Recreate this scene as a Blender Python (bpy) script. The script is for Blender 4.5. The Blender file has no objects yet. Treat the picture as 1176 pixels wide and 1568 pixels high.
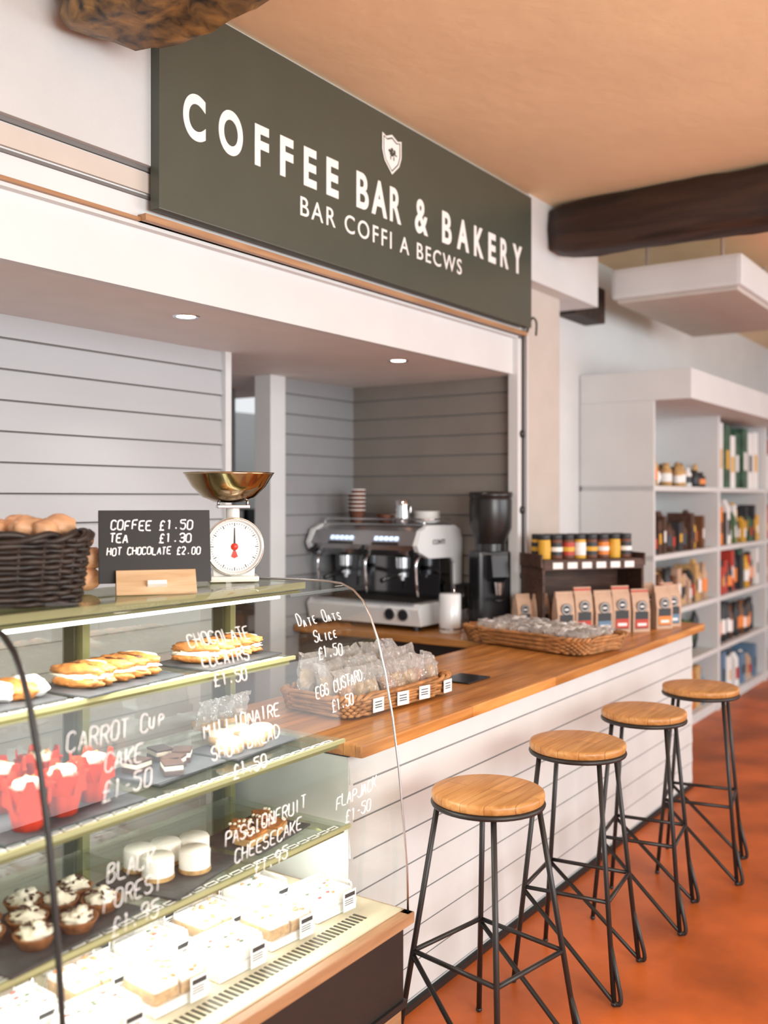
import bpy, bmesh, math, random
from mathutils import Vector, Matrix, noise
random.seed(7)
S=bpy.context.scene
# ---------------------------------------------------------------- materials
def _new(name):
    m=bpy.data.materials.new(name); m.use_nodes=True
    nt=m.node_tree; bs=nt.nodes.get('Principled BSDF'); return m,nt,bs
def mk(name,col,rough=0.5,metal=0.0,var=0.0,vscale=6.0,bump=0.0,bscale=40.0,emit=0.0,ecol=None,coat=0.0,stretch=(1,1,1),spec=.5):
    m,nt,bs=_new(name)
    bs.inputs['Base Color'].default_value=(*col,1); bs.inputs['Roughness'].default_value=rough
    bs.inputs['Metallic'].default_value=metal; bs.inputs['Specular IOR Level'].default_value=spec
    if coat: bs.inputs['Coat Weight'].default_value=coat; bs.inputs['Coat Roughness'].default_value=0.15
    if emit:
        bs.inputs['Emission Color'].default_value=(*(ecol or col),1); bs.inputs['Emission Strength'].default_value=emit
    tc=nt.nodes.new('ShaderNodeTexCoord'); mp=nt.nodes.new('ShaderNodeMapping'); mp.inputs['Scale'].default_value=stretch
    nt.links.new(tc.outputs['Object'],mp.inputs['Vector'])
    if var>0:
        n=nt.nodes.new('ShaderNodeTexNoise'); n.inputs['Scale'].default_value=vscale; n.inputs['Detail'].default_value=6
        nt.links.new(mp.outputs[0],n.inputs['Vector'])
        r=nt.nodes.new('ShaderNodeValToRGB')
        r.color_ramp.elements[0].position=0.3; r.color_ramp.elements[1].position=0.72
        r.color_ramp.elements[0].color=(*[c*(1-var) for c in col],1)
        r.color_ramp.elements[1].color=(*[min(1,c*(1+var*0.8)) for c in col],1)
        nt.links.new(n.outputs['Fac'],r.inputs['Fac']); nt.links.new(r.outputs[0],bs.inputs['Base Color'])
    if bump>0:
        n2=nt.nodes.new('ShaderNodeTexNoise'); n2.inputs['Scale'].default_value=bscale; n2.inputs['Detail'].default_value=4
        nt.links.new(mp.outputs[0],n2.inputs['Vector'])
        b=nt.nodes.new('ShaderNodeBump'); b.inputs['Strength'].default_value=bump; b.inputs['Distance'].default_value=0.01
        nt.links.new(n2.outputs['Fac'],b.inputs['Height']); nt.links.new(b.outputs[0],bs.inputs['Normal'])
    return m
def wood(name,c1,c2,rough=0.4,axis=0,scale=1.0,staves=False,sw=0.9,sh=0.045,iso=False):
    m,nt,bs=_new(name); bs.inputs['Roughness'].default_value=rough
    tc=nt.nodes.new('ShaderNodeTexCoord'); mp=nt.nodes.new('ShaderNodeMapping')
    sc=[14*scale]*3; sc[axis]=1.2*scale
    if iso: sc=[5*scale]*3
    mp.inputs['Scale'].default_value=sc
    nt.links.new(tc.outputs['Object'],mp.inputs['Vector'])
    n=nt.nodes.new('ShaderNodeTexNoise'); n.inputs['Scale'].default_value=2.2; n.inputs['Detail'].default_value=8; n.inputs['Distortion'].default_value=0.6
    nt.links.new(mp.outputs[0],n.inputs['Vector'])
    r=nt.nodes.new('ShaderNodeValToRGB'); r.color_ramp.elements[0].position=0.32; r.color_ramp.elements[1].position=0.68
    r.color_ramp.elements[0].color=(*c1,1); r.color_ramp.elements[1].color=(*c2,1)
    nt.links.new(n.outputs['Fac'],r.inputs['Fac']); out=r.outputs[0]
    if staves:
        br=nt.nodes.new('ShaderNodeTexBrick'); br.inputs['Scale'].default_value=1.0
        br.inputs['Brick Width'].default_value=sw; br.inputs['Row Height'].default_value=sh; br.inputs['Mortar Size'].default_value=0.0012
        br.inputs['Color1'].default_value=(1.12,1.1,1.05,1); br.inputs['Color2'].default_value=(.78,.74,.70,1); br.inputs['Mortar'].default_value=(.5,.45,.4,1)
        nt.links.new(tc.outputs['Object'],br.inputs['Vector'])
        mx=nt.nodes.new('ShaderNodeMix'); mx.data_type='RGBA'; mx.blend_type='MULTIPLY'; mx.inputs[0].default_value=1
        nt.links.new(out,mx.inputs[6]); nt.links.new(br.outputs['Color'],mx.inputs[7]); out=mx.outputs[2]
    nt.links.new(out,bs.inputs['Base Color'])
    b=nt.nodes.new('ShaderNodeBump'); b.inputs['Strength'].default_value=0.15; b.inputs['Distance'].default_value=0.004
    nt.links.new(n.outputs['Fac'],b.inputs['Height']); nt.links.new(b.outputs[0],bs.inputs['Normal'])
    return m
def clear(name,tint=(1,1,1),refl=0.08,rough=0.0,haze=0.0,hcol=(1,1,1),bump=0.0,fres=.7):
    m=bpy.data.materials.new(name); m.use_nodes=True; nt=m.node_tree; nt.nodes.clear()
    o=nt.nodes.new('ShaderNodeOutputMaterial'); t=nt.nodes.new('ShaderNodeBsdfTransparent'); t.inputs[0].default_value=(*tint,1)
    g=nt.nodes.new('ShaderNodeBsdfGlossy'); g.inputs['Roughness'].default_value=rough
    lw=nt.nodes.new('ShaderNodeLayerWeight'); lw.inputs['Blend'].default_value=0.25
    ml=nt.nodes.new('ShaderNodeMath'); ml.operation='MULTIPLY_ADD'; ml.inputs[1].default_value=fres; ml.inputs[2].default_value=refl
    nt.links.new(lw.outputs['Fresnel'],ml.inputs[0])
    mx=nt.nodes.new('ShaderNodeMixShader'); nt.links.new(ml.outputs[0],mx.inputs[0]); nt.links.new(g.outputs[0],mx.inputs[2])
    if haze>0:
        d=nt.nodes.new('ShaderNodeBsdfDiffuse'); d.inputs[0].default_value=(*hcol,1)
        tl=nt.nodes.new('ShaderNodeBsdfTranslucent'); tl.inputs[0].default_value=(*hcol,1)
        m3=nt.nodes.new('ShaderNodeMixShader'); m3.inputs[0].default_value=.5
        nt.links.new(d.outputs[0],m3.inputs[1]); nt.links.new(tl.outputs[0],m3.inputs[2])
        m2=nt.nodes.new('ShaderNodeMixShader'); m2.inputs[0].default_value=haze
        nt.links.new(t.outputs[0],m2.inputs[1]); nt.links.new(m3.outputs[0],m2.inputs[2]); nt.links.new(m2.outputs[0],mx.inputs[1])
    else: nt.links.new(t.outputs[0],mx.inputs[1])
    if bump>0:
        tc=nt.nodes.new('ShaderNodeTexCoord'); n=nt.nodes.new('ShaderNodeTexNoise'); n.inputs['Scale'].default_value=45; n.inputs['Distortion'].default_value=1.5
        nt.links.new(tc.outputs['Object'],n.inputs['Vector'])
        b=nt.nodes.new('ShaderNodeBump'); b.inputs['Strength'].default_value=bump; b.inputs['Distance'].default_value=0.02
        nt.links.new(n.outputs['Fac'],b.inputs['Height']); nt.links.new(b.outputs[0],g.inputs['Normal'])
    nt.links.new(mx.outputs[0],o.inputs[0]); return m

WHITE=mk('white_paint',(.66,.675,.68),.5,var=.04,vscale=3,bump=.05)
WHITE2=mk('white_plaster',(.55,.565,.57),.7,var=.06,vscale=2,bump=.25,bscale=18)
BEIGE=mk('warm_white',(.55,.50,.45),.6,var=.04)
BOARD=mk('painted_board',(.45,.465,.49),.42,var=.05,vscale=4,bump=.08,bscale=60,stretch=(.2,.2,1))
GREYB=mk('board_corner_shaded',(.29,.30,.315),.45,var=.05,vscale=4,bump=.08,bscale=60)  # same boards, with the recess corner's shade put into the colour
TAUPE=mk('board_side_shaded',(.23,.207,.183),.5,var=.06,vscale=4,bump=.08,bscale=60)  # board colour darkened to carry the shade on the side wall
CBOARD=mk('counter_board',(.67,.69,.685),.42,var=.05,vscale=4,bump=.06,bscale=50)
GROOVE=mk('groove_shadow_paint',(.16,.155,.15),.8)
GROOVE2=mk('counter_groove_shadow_paint',(.28,.28,.28),.8)  # grey stands for the shadow lines between the counter boards
CEIL=mk('ceiling_plaster',(.87,.65,.41),.75,var=.08,vscale=1.2,bump=.35,bscale=9)
SOFF=mk('soffit_paint',(.74,.71,.69),.6,var=.04)
FLOOR=mk('terracotta_floor',(.52,.122,.025),.42,var=.45,vscale=2.2,bump=.12,bscale=12,spec=.3)
SIGNM=mk('sign_green_grey',(.066,.074,.056),.34,var=.05)
LETTER=mk('letter_white',(.84,.84,.82),.5)
CWOOD=wood('counter_oak',(.42,.16,.034),(.68,.32,.095),.32,0,1,True,.7,.045)
CWOODY=wood('bench_oak',(.32,.13,.03),(.55,.25,.07),.3,1,1)
SEATW=wood('seat_wood',(.50,.23,.065),(.72,.40,.15),.38,0,1.6,True,.5,.07)
LWOOD=wood('light_wood',(.55,.36,.20),(.72,.52,.33),.5,0,2)
TRIMW=wood('trim_wood',(.30,.15,.07),(.46,.26,.13),.45,0,1)
DWOOD=wood('dark_beam_wood',(.012,.006,.004),(.05,.022,.012),.6,1,.6)
OLDW=wood('golden_beam_wood',(.008,.004,.002),(.36,.20,.055),.5,1,1.5,iso=True)
CRATEW=wood('crate_wood',(.035,.016,.01),(.11,.05,.03),.6,0,2)
BLACK=mk('black_metal',(.018,.016,.015),.42)
BLKPL=mk('black_plastic',(.015,.015,.017),.22)
BLKPANEL=mk('black_panel',(.022,.016,.013),.5,var=.1)
CHROME=mk('chrome',(.78,.78,.80),.12,1)
STEEL=mk('brushed_steel',(.55,.55,.56),.3,1)
MIRR=mk('dark_mirror_steel',(.16,.16,.165),.08,1)
BRASS=mk('brass_bowl',(.44,.34,.21),.12,1,var=.2,vscale=12)
ENAM=mk('cream_enamel',(.78,.77,.72),.25,coat=.5)
MWHITE=mk('machine_white',(.74,.77,.79),.22,coat=.5)
OLIVE=mk('olive_frame',(.20,.20,.08),.28,.3)
OLIVE2=mk('olive_edge_light',(.38,.385,.20),.2)
DOLIVE=mk('olive_dark',(.05,.053,.025),.35,.2)
GLASS=clear('case_glass',(.975,.99,.98),.03,fres=.45)
SHELFG=clear('shelf_glass',(.92,.96,.89),.05,haze=.06,hcol=(.75,.8,.65),fres=.6)
BACKP=clear('case_back_glass',(.78,.82,.74),.10,haze=.25,hcol=(.80,.84,.76))
CELLO=clear('cellophane',(1,1,1),.14,.10,haze=.30,bump=.9,fres=.6)
CLAM=clear('clamshell_plastic',(1,1,1),.06,.10,haze=.10,bump=.25,fres=.5)
SLATE=mk('slate',(.045,.05,.055),.55,var=.3,vscale=20,bump=.3)
CHALKB=mk('chalkboard',(.010,.010,.011),.5)
CHALK=mk('chalk_white',(.90,.90,.90),.7,emit=.15)  # faint glow put into the chalk, which is no light source
WICK=mk('wicker_tan',(.42,.19,.065),.55,var=.45,vscale=22)
WICKD=mk('wicker_dark',(.022,.013,.009),.5,var=.5,vscale=22)
PASTRY=mk('pastry_brown',(.50,.19,.045),.5,var=.45,vscale=30,bump=.4,bscale=80)
ROLL=mk('bread_roll',(.66,.37,.20),.5,var=.35,vscale=14,bump=.3,bscale=50)
CRUST=mk('pastry_crust',(.28,.11,.035),.6,var=.4,vscale=40,bump=.5,bscale=90)
CUPB=mk('brown_paper_cup',(.16,.06,.035),.55)
CREAM=mk('cream',(.82,.77,.63),.45,bump=.2,bscale=60)
ICING=mk('white_icing',(.93,.91,.85),.4,bump=.2,bscale=50)
CHOC=mk('chocolate',(.06,.022,.01),.3,var=.3,vscale=40)
BISC=mk('biscuit',(.58,.36,.15),.6,var=.35,vscale=50,bump=.3)
REDP=mk('orange_red_paper',(.62,.035,.004),.5,var=.25,vscale=10,spec=.2)
PAPER=mk('white_card',(.85,.85,.84),.6)
KRAFT=mk('kraft_paper',(.55,.37,.26),.65,var=.12,vscale=20)
LABD=mk('label_dark',(.03,.035,.04),.5)
LABR=mk('label_red',(.5,.05,.03),.5)
LABY=mk('label_yellow',(.72,.40,.04),.5)
LABG=mk('label_green',(.07,.16,.08),.5)
LABO=mk('label_orange',(.8,.24,.04),.5)
LABB=mk('label_blue',(.12,.22,.34),.5)
LAMP=mk('lamp_glow',(1,.95,.85),.5,emit=14)
TUBE=mk('tube_glow',(1,1,.96),.5,emit=4)
BTN=mk('button_lit',(.6,.75,1),.4,emit=1.2)
REDM=mk('red_pointer',(.7,.04,.02),.4)
GREEN=mk('leaf_green',(.06,.14,.04),.5,var=.4)
# ---------------------------------------------------------------- builder
class B:
    def __init__(s,name):
        s.name=name; s.bm=bmesh.new(); s.mats=[]; s.M=Matrix.Identity(4)
    def mi(s,m):
        if m not in s.mats: s.mats.append(m)
        return s.mats.index(m)
    def _f(s,vs,i,sm):
        try:
            f=s.bm.faces.new(vs); f.material_index=i; f.smooth=sm
        except ValueError: pass
    def v(s,p): return s.bm.verts.new(s.M@Vector(p))
    def box(s,lo,hi,m,bev=0.0,R=None):
        lo=Vector(lo); hi=Vector(hi); c=(lo+hi)/2; d=(hi-lo)
        t=bmesh.new(); bmesh.ops.create_cube(t,size=1)
        for v in t.verts: v.co=Vector((v.co.x*d.x,v.co.y*d.y,v.co.z*d.z))
        if bev>0:
            bmesh.ops.bevel(t,geom=t.edges[:],offset=min(bev,min(d)*.45),segments=2,profile=.7,affect='EDGES')
        s._merge(t,(Matrix.Translation(c) @ (R.to_4x4() if R else Matrix.Identity(4))),m,False)
    def _merge(s,t,T,m,sm):
        i=s.mi(m); mp={}
        for v in t.verts: mp[v]=s.bm.verts.new(s.M@(T@v.co))
        for f in t.faces: s._f([mp[v] for v in f.verts],i,sm)
        t.free()
    def blob(s,c,sz,m,rz=0,amp=0.0,fr=3.0,sub=2,flat=False):
        t=bmesh.new(); bmesh.ops.create_icosphere(t,subdivisions=sub,radius=1)
        o=Vector((random.random()*50,random.random()*50,random.random()*50))
        for v in t.verts:
            k=1+amp*noise.noise(v.co*fr+o); p=v.co*k
            v.co=Vector((p.x*sz[0],p.y*sz[1],p.z*sz[2]))
        s._merge(t,Matrix.Translation(Vector(c))@Matrix.Rotation(rz,4,'Z'),m,True)
    def lathe(s,prof,c,m,seg=28,T=None,ruf=0,rn=10,sm=True):
        c=Vector(c); T=T or Matrix.Identity(4); rings=[]; i=s.mi(m)
        for k,(r,z) in enumerate(prof):
            ring=[]
            for j in range(seg):
                a=2*math.pi*j/seg; rr=max(r,1e-4)*(1+ruf*(k/(len(prof)-1))*math.sin(a*rn))
                ring.append(s.v(c+(T@Vector((rr*math.cos(a),rr*math.sin(a),z)))))
            rings.append(ring)
        for k in range(len(rings)-1):
            for j in range(seg):
                s._f([rings[k][j],rings[k][(j+1)%seg],rings[k+1][(j+1)%seg],rings[k+1][j]],i,sm)
    def cyl(s,p0,p1,r0,m,r1=None,seg=20,cap=True):
        p0=Vector(p0); p1=Vector(p1); r1=r0 if r1 is None else r1
        q=(p1-p0).to_track_quat('Z','Y').to_matrix(); i=s.mi(m); a=[];b=[]
        for j in range(seg):
            t=2*math.pi*j/seg; d=q@Vector((math.cos(t),math.sin(t),0))
            a.append(s.v(p0+d*r0)); b.append(s.v(p1+d*r1))
        for j in range(seg): s._f([a[j],a[(j+1)%seg],b[(j+1)%seg],b[j]],i,True)
        if cap:
            a2=[s.bm.verts.new(v.co) for v in a]; b2=[s.bm.verts.new(v.co) for v in b]
            s._f(a2[::-1],i,False); s._f(b2,i,False)
    def tube(s,pts,r,m,seg=7,closed=False):
        pts=[Vector(p) for p in pts]; n=len(pts); i=s.mi(m); rings=[]; prev=None
        for k in range(n):
            if closed: t=(pts[(k+1)%n]-pts[k-1])
            else: t=pts[min(k+1,n-1)]-pts[max(k-1,0)]
            t.normalize()
            if prev is None:
                up=Vector((0,0,1)) if abs(t.z)<.9 else Vector((1,0,0))
                x=t.cross(up).normalized()
            else:
                x=(prev-t*prev.dot(t)); x.normalize()
            prev=x; y=t.cross(x)
            rings.append([s.v(pts[k]+x*r*math.cos(2*math.pi*j/seg)+y*r*math.sin(2*math.pi*j/seg)) for j in range(seg)])
        for k in range(n if closed else n-1):
            A=rings[k]; C=rings[(k+1)%n]
            for j in range(seg): s._f([A[j],A[(j+1)%seg],C[(j+1)%seg],C[j]],i,True)
        if not closed:
            s._f(rings[0][::-1],i,False); s._f(rings[-1],i,False)
    def prism(s,poly,fn,a,b,m,caps=True,sm=False):
        i=s.mi(m); A=[s.v(fn(u,v,a)) for u,v in poly]; C=[s.v(fn(u,v,b)) for u,v in poly]; n=len(poly)
        for j in range(n): s._f([A[j],A[(j+1)%n],C[(j+1)%n],C[j]],i,sm)
        if caps:
            A2=[s.bm.verts.new(v.co) for v in A]; C2=[s.bm.verts.new(v.co) for v in C]
            s._f(A2[::-1],i,False); s._f(C2,i,False)
    def quad(s,ps,m): s._f([s.v(p) for p in ps],s.mi(m),False)
    def pillow(s,T,w,h,t,m,n=9):
        i=s.mi(m); o=Vector((random.random()*50,random.random()*50,0))
        for sd in (-1,1):
            g=[]
            for a in range(n+1):
                row=[]
                for c in range(n+1):
                    u,v=a/n,c/n; f=(max(0,math.sin(math.pi*u))*max(0,math.sin(math.pi*v)))**.5
                    nz=noise.noise(Vector((u*7,v*7,sd*3))+o)
                    edge=.006*math.sin(c*2.2+a*2.7)*(1-f)
                    k=.78+.22*abs(2*v-1)**3
                    row.append(s.v(T@Vector(((u-.5)*w*k,sd*t*f*(1+.7*nz)+edge,(v-.5)*h))))
                g.append(row)
            for a in range(n):
                for c in range(n): s._f([g[a][c],g[a+1][c],g[a+1][c+1],g[a][c+1]],i,False)
    def done(s,loc=(0,0,0),rz=0,parent=None):
        bmesh.ops.recalc_face_normals(s.bm,faces=s.bm.faces[:])
        me=bpy.data.meshes.new(s.name); s.bm.to_mesh(me); s.bm.free()
        for m in s.mats: me.materials.append(m)
        o=bpy.data.objects.new(s.name,me); S.collection.objects.link(o)
        o.location=loc; o.rotation_euler=(0,0,rz)
        if parent: o.parent=parent
        return o
def rpath(pts,rad,n=5):
    pts=[Vector(p) for p in pts]; out=[pts[0]]
    for k in range(1,len(pts)-1):
        p=pts[k]; a=(pts[k-1]-p); b=(pts[k+1]-p); r=min(rad,a.length*.45,b.length*.45)
        a.normalize(); b.normalize(); A=p+a*r; C=p+b*r
        for i in range(n+1):
            t=i/n; out.append(A*(1-t)**2+p*2*t*(1-t)+C*t*t)
    out.append(pts[-1]); return out
def text(name,body,loc,w,h,m,parent,rot=(math.pi/2,0,0),off=0.0,ext=.001,align='CENTER',space=1.0):
    c=bpy.data.curves.new(name,'FONT'); c.body=body; c.size=1; c.align_x=align; c.align_y='CENTER'
    c.offset=off; c.extrude=.004; c.space_character=space
    c.materials.append(m)
    o=bpy.data.objects.new(name,c); S.collection.objects.link(o)
    bpy.context.view_layer.update(); d=o.dimensions
    bb=[Vector(q) for q in o.bound_box]; cx=sum(q.x for q in bb)/8; cy=sum(q.y for q in bb)/8
    sx=w/max(d.x,1e-3); sy=h/max(d.y,1e-3)
    o.scale=(sx,sy,ext/.004); o.rotation_euler=rot
    o.location=(loc[0]-cx*sx,loc[1],loc[2]-cy*sy)
    if parent: o.parent=parent
    return o
GL={'A':'00 26 40|12 32','B':'00 06 36 45 34 03|33 42 41 30 00','C':'45 36 16 05 01 10 30 41','D':'00 06 26 44 42 20 00','E':'46 06 00 40|03 33','F':'46 06 00|03 33',
'G':'45 36 16 05 01 10 30 41 43 23','H':'06 00|46 40|03 43','I':'26 20','J':'46 41 30 10 01','K':'06 00|46 02|13 40','L':'06 00 40','M':'00 06 23 46 40','N':'00 06 40 46',
'O':'16 05 01 10 30 41 45 36 16','P':'00 06 36 45 44 33 03','R':'00 06 36 45 44 33 03|23 40','S':'45 36 16 05 04 13 33 42 41 30 10 01','T':'06 46|26 20','U':'06 01 10 30 41 46',
'V':'06 20 46','W':'06 10 23 30 46','X':'00 46|06 40','Y':'06 23 46|23 20','0':'16 05 01 10 30 41 45 36 16','1':'15 26 20','2':'05 16 36 45 44 00 40','3':'05 16 36 45 44 33 13|33 42 41 30 10 01',
'5':'46 06 04 34 43 41 30 10 01','9':'44 33 13 04 05 16 36 45 44 30','£':'45 36 26 15 10|00 40|03 33','.':'20 21','-':'13 33','&':'40 05 16 25 01 10 42'}
def hand(b,lines,fn,cx,cz,cw,ch,r,lh=1.55,m=None,left=False,slant=.12,rise=0.0,jit=.25):
    m=m or CHALK; n=len(lines)
    for li,L in enumerate(lines):
        z0=cz+((n-1)/2-li)*ch*lh-ch/2; x0=cx if left else cx-len(L)*cw/2
        for k,chx in enumerate(L):
            if chx==' ': continue
            low=chx.islower(); f=.62 if low else 1.0
            g=GL.get(chx.upper())
            if not g: continue
            dx=random.uniform(-jit,jit)*cw*.2; dz=random.uniform(-jit,jit)*ch*.3
            for st in g.split('|'):
                P=[]
                for q in st.split():
                    gx,gz=int(q[0])/4,int(q[1])/6
                    xx=x0+k*cw+dx+(gx*.72*f+gz*slant*ch/cw*f)*cw+random.uniform(-1,1)*.03*cw; zz=z0+dz+gz*ch*f+rise*(k*cw)+random.uniform(-1,1)*.02*ch
                    P.append(Vector((xx,0,zz)))
                if len(P)>2: P=rpath(P,.3*cw,3)
                b.tube([fn(p.x,p.z) for p in P],r,m,5)
def shiplap(b,p0,p1,z0,z1,pitch,nrm,m,lip=.014,gap=.006,gm=None):
    gm=gm or GROOVE
    p0=Vector((*p0,0)); p1=Vector((*p1,0)); n=Vector((*nrm,0))
    z=z0
    while z<z1-1e-4:
        zt=min(z+pitch,z1); a=z+gap
        P=lambda p,o,zz:(p+n*o)+Vector((0,0,zz))
        b.quad([P(p0,lip,a),P(p1,lip,a),P(p1,.004,zt),P(p0,.004,zt)],m)
        b.quad([P(p0,0,a),P(p1,0,a),P(p1,lip,a),P(p0,lip,a)],m)
        b.quad([P(p0,0.0005,z-.004),P(p1,0.0005,z-.004),P(p1,0.0005,a+.003),P(p0,0.0005,a+.003)],gm)
        b.quad([P(p0,lip,a),P(p0,.004,zt),P(p0,0,zt),P(p0,0,a)],m)
        b.quad([P(p1,lip,a),P(p1,.004,zt),P(p1,0,zt),P(p1,0,a)],m)
        z=zt
# ---------------------------------------------------------------- room shell
CZ=3.40
rd=math.radians
def simple(name,lo,hi,m,bev=0):
    b=B(name); c=[(lo[i]+hi[i])/2 for i in range(3)]
    b.box([lo[i]-c[i] for i in range(3)],[hi[i]-c[i] for i in range(3)],m,bev); return b.done(c)
simple('floor',(-4,-5,-.1),(12,5.6,0),FLOOR)
simple('ceiling',(-4,-5,CZ),(12,2.86,CZ+.1),CEIL)
b=B('wall_header'); b.box((-4,2.47,2.786),(5.0,2.62,CZ),WHITE2); b.box((5.0,2.45,2.92),(6.0,2.75,CZ),WHITE); b.done()
b=B('trim_shutter_box')
b.box((-4,2.50,2.60),(5.0,2.60,2.786),WHITE); b.box((-4,2.49,2.772),(5.0,2.50,2.786),GROOVE); b.box((-4,2.488,2.70),(5.0,2.50,2.765),BEIGE)
b.box((-4,2.492,2.682),(5.0,2.50,2.692),GROOVE); b.box((-4,2.484,2.60),(5.0,2.50,2.612),TRIMW)
b.box((2.2,2.46,2.60),(5.0,2.50,2.622),TRIMW); b.done()
b=B('trim_fascia'); b.box((-4,2.53,2.386),(5.0,2.57,2.588),WHITE); b.box((-4,2.50,2.588),(5.0,2.57,2.60),WHITE); b.done()
simple('ceiling_recess',(-4,2.57,2.386),(5.09,5.6,2.44),SOFF)
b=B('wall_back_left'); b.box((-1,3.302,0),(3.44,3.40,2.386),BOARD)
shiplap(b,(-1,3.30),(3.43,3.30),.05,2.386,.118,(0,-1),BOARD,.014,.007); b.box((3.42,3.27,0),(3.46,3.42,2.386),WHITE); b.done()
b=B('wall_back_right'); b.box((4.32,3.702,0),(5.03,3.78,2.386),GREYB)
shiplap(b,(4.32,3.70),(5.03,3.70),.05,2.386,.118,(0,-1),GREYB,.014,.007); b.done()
simple('trim_doorpost',(4.19,3.66,0),(4.32,3.78,2.386),WHITE,.004)
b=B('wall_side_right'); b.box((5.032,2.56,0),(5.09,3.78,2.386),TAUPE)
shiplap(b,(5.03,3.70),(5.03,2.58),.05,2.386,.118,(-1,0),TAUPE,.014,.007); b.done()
simple('wall_hall',(2.0,4.37,0),(4.66,4.45,2.386),BOARD)
simple('wall_far_back',(3,5.5,0),(8,5.6,2.386),WHITE)
b=B('hall_shelving')
for z in (.5,.7,.9,1.1,1.3,1.5,1.7):
    b.box((4.9,4.7,z),(6.6,5.1,z+.03),BLACK)
    for k in range(10): b.box((4.95+k*.15,4.8,z+.03),(5.05+k*.15,5.0,z+.03+random.uniform(.06,.14)),random.choice([PAPER,LABD,KRAFT]))
b.box((4.9,4.7,0),(4.94,5.1,1.85),BLACK); b.box((6.56,4.7,0),(6.6,5.1,1.85),BLACK)
b.done()
b=B('wall_pilaster'); b.box((5.09,2.55,0),(5.63,2.75,2.92),BEIGE); b.done()
b=B('wall_right'); b.box((5.63,2.75,0),(12,2.85,CZ),WHITE); b.done()
simple('wall_end',(11.9,-5,0),(12,2.75,CZ),WHITE2)
b=B('trim_shutter_guide')
b.box((4.96,2.50,.95),(5.005,2.56,2.60),WHITE,.003)
b.box((5.005,2.52,.95),(5.03,2.56,2.62),BLACK); b.box((5.03,2.49,.95),(5.055,2.56,2.64),STEEL,.002); b.box((5.055,2.51,.95),(5.075,2.56,2.64),BLACK)
b.box((5.075,2.50,.95),(5.09,2.56,2.9),WHITE)
for z in (1.25,1.62,2.05): b.blob((5.0,2.495,z),(.02,.014,.022),BLACK)
b.tube(rpath([(5.03,2.48,2.62),(5.06,2.46,2.72),(5.12,2.46,2.70),(5.13,2.47,2.62)],.03),.006,BLACK)
b.done()
# ---------------------------------------------------------------- beams
def beam(name,x0,x1,y0,y1,z0,z1,m,rough=.03,end=True,fq=1.0):
    b=B(name); cx=(x0+x1)/2; cz=(z0+z1)/2; n=70; seg=24; rings=[]; i=b.mi(m)
    for k in range(n+1):
        y=y0+(y1-y0)*k/n; sh=1.0
        if end and k>=n-2: sh=.95 if k==n-1 else (.84 if k==n else .98)
        ring=[]
        for j in range(seg):
            a=2*math.pi*j/seg; c=math.cos(a); s_=math.sin(a); e=.4
            px=math.copysign(abs(c)**e,c); pz=math.copysign(abs(s_)**e,s_)
            p=Vector((px*(x1-x0)/2*sh,0,pz*(z1-z0)/2*sh))
            d=noise.noise(Vector((px*1.3,y*2.2*fq,pz*1.3)))*rough+noise.noise(Vector((px*3,y*7*fq,pz*3)))*rough*.5
            p+=Vector((c,0,s_))*d
            ring.append(b.v((p.x,y,p.z)))
        rings.append(ring)
    for k in range(n):
        for j in range(seg): b._f([rings[k][j],rings[k][(j+1)%seg],rings[k+1][(j+1)%seg],rings[k+1][j]],i,True)
    b._f(rings[0],i,False); b._f(rings[-1][::-1],i,False)
    return b.done((cx,0,cz))
beam('ceiling_beam',5.2,5.46,-3,2.43,3.10,3.40,DWOOD,.02)
beam('ceiling_beam',1.77,2.11,-3,2.40,3.05,3.40,OLDW,.05,True,1.1)
simple('header_shadow_block',(6.0,2.6,2.90),(6.5,2.75,3.14),DWOOD,.01)  # dark block put in for the shadow beside the header end
b=B('air_conditioning_unit')
b.box((6.2,1.6,3.0),(7.9,2.44,3.2),WHITE,.03); b.box((6.23,1.63,2.975),(7.87,2.41,3.0),BEIGE,.01)
for x in (6.5,7.6):
    for y in (1.8,2.3): b.cyl((x,y,3.2),(x,y,CZ),.012,STEEL)
b.done()
# ---------------------------------------------------------------- sign
sg=B('shop_sign'); sg.box((-1.38,-.012,-.365),(1.38,.03,.365),SIGNM,.003)
for x in (-1.0,1.0): sg.box((x-.02,.03,-.2),(x+.02,.045,.3),STEEL)
sx,sz=3.61,3.005
def shield(f,cx,cz):
    P=[(-.5,.5),(-.3,.44),(0,.56),(.3,.44),(.5,.5),(.5,0),(.38,-.28),(0,-.6),(-.38,-.28),(-.5,0)]
    return [(cx+x*f,cz+z*f) for x,z in P]
shx,shz=-.02,.205
ou=shield(.152,shx,shz); inn=shield(.132,shx,shz)
for j in range(10):
    a,c=ou[j],ou[(j+1)%10]; d,e=inn[(j+1)%10],inn[j]
    sg.quad([(a[0],-.015,a[1]),(c[0],-.015,c[1]),(d[0],-.015,d[1]),(e[0],-.015,e[1])],LETTER)
m1=shield(.120,shx,shz); sg._f([sg.v((x,-.0145,z)) for x,z in m1],sg.mi(LETTER),False)
for (x,z,rx,rzz) in ((0,0,.02,.012),(-.018,.01,.012,.008),(.02,.012,.010,.012),(-.01,-.018,.004,.012),(.014,-.018,.004,.012),(.03,.0,.012,.004),(0,.018,.012,.01)):
    sg.blob((shx+x,-.0155,shz+z),(rx,.001,rzz),SIGNM,sub=1)
sgo=sg.done((sx,2.442,sz))
GW={'C':.106,'O':.124,'F':.078,'E':.080,'B':.088,'A':.118,'R':.090,'&':.112,'K':.098,'Y':.108}
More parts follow.
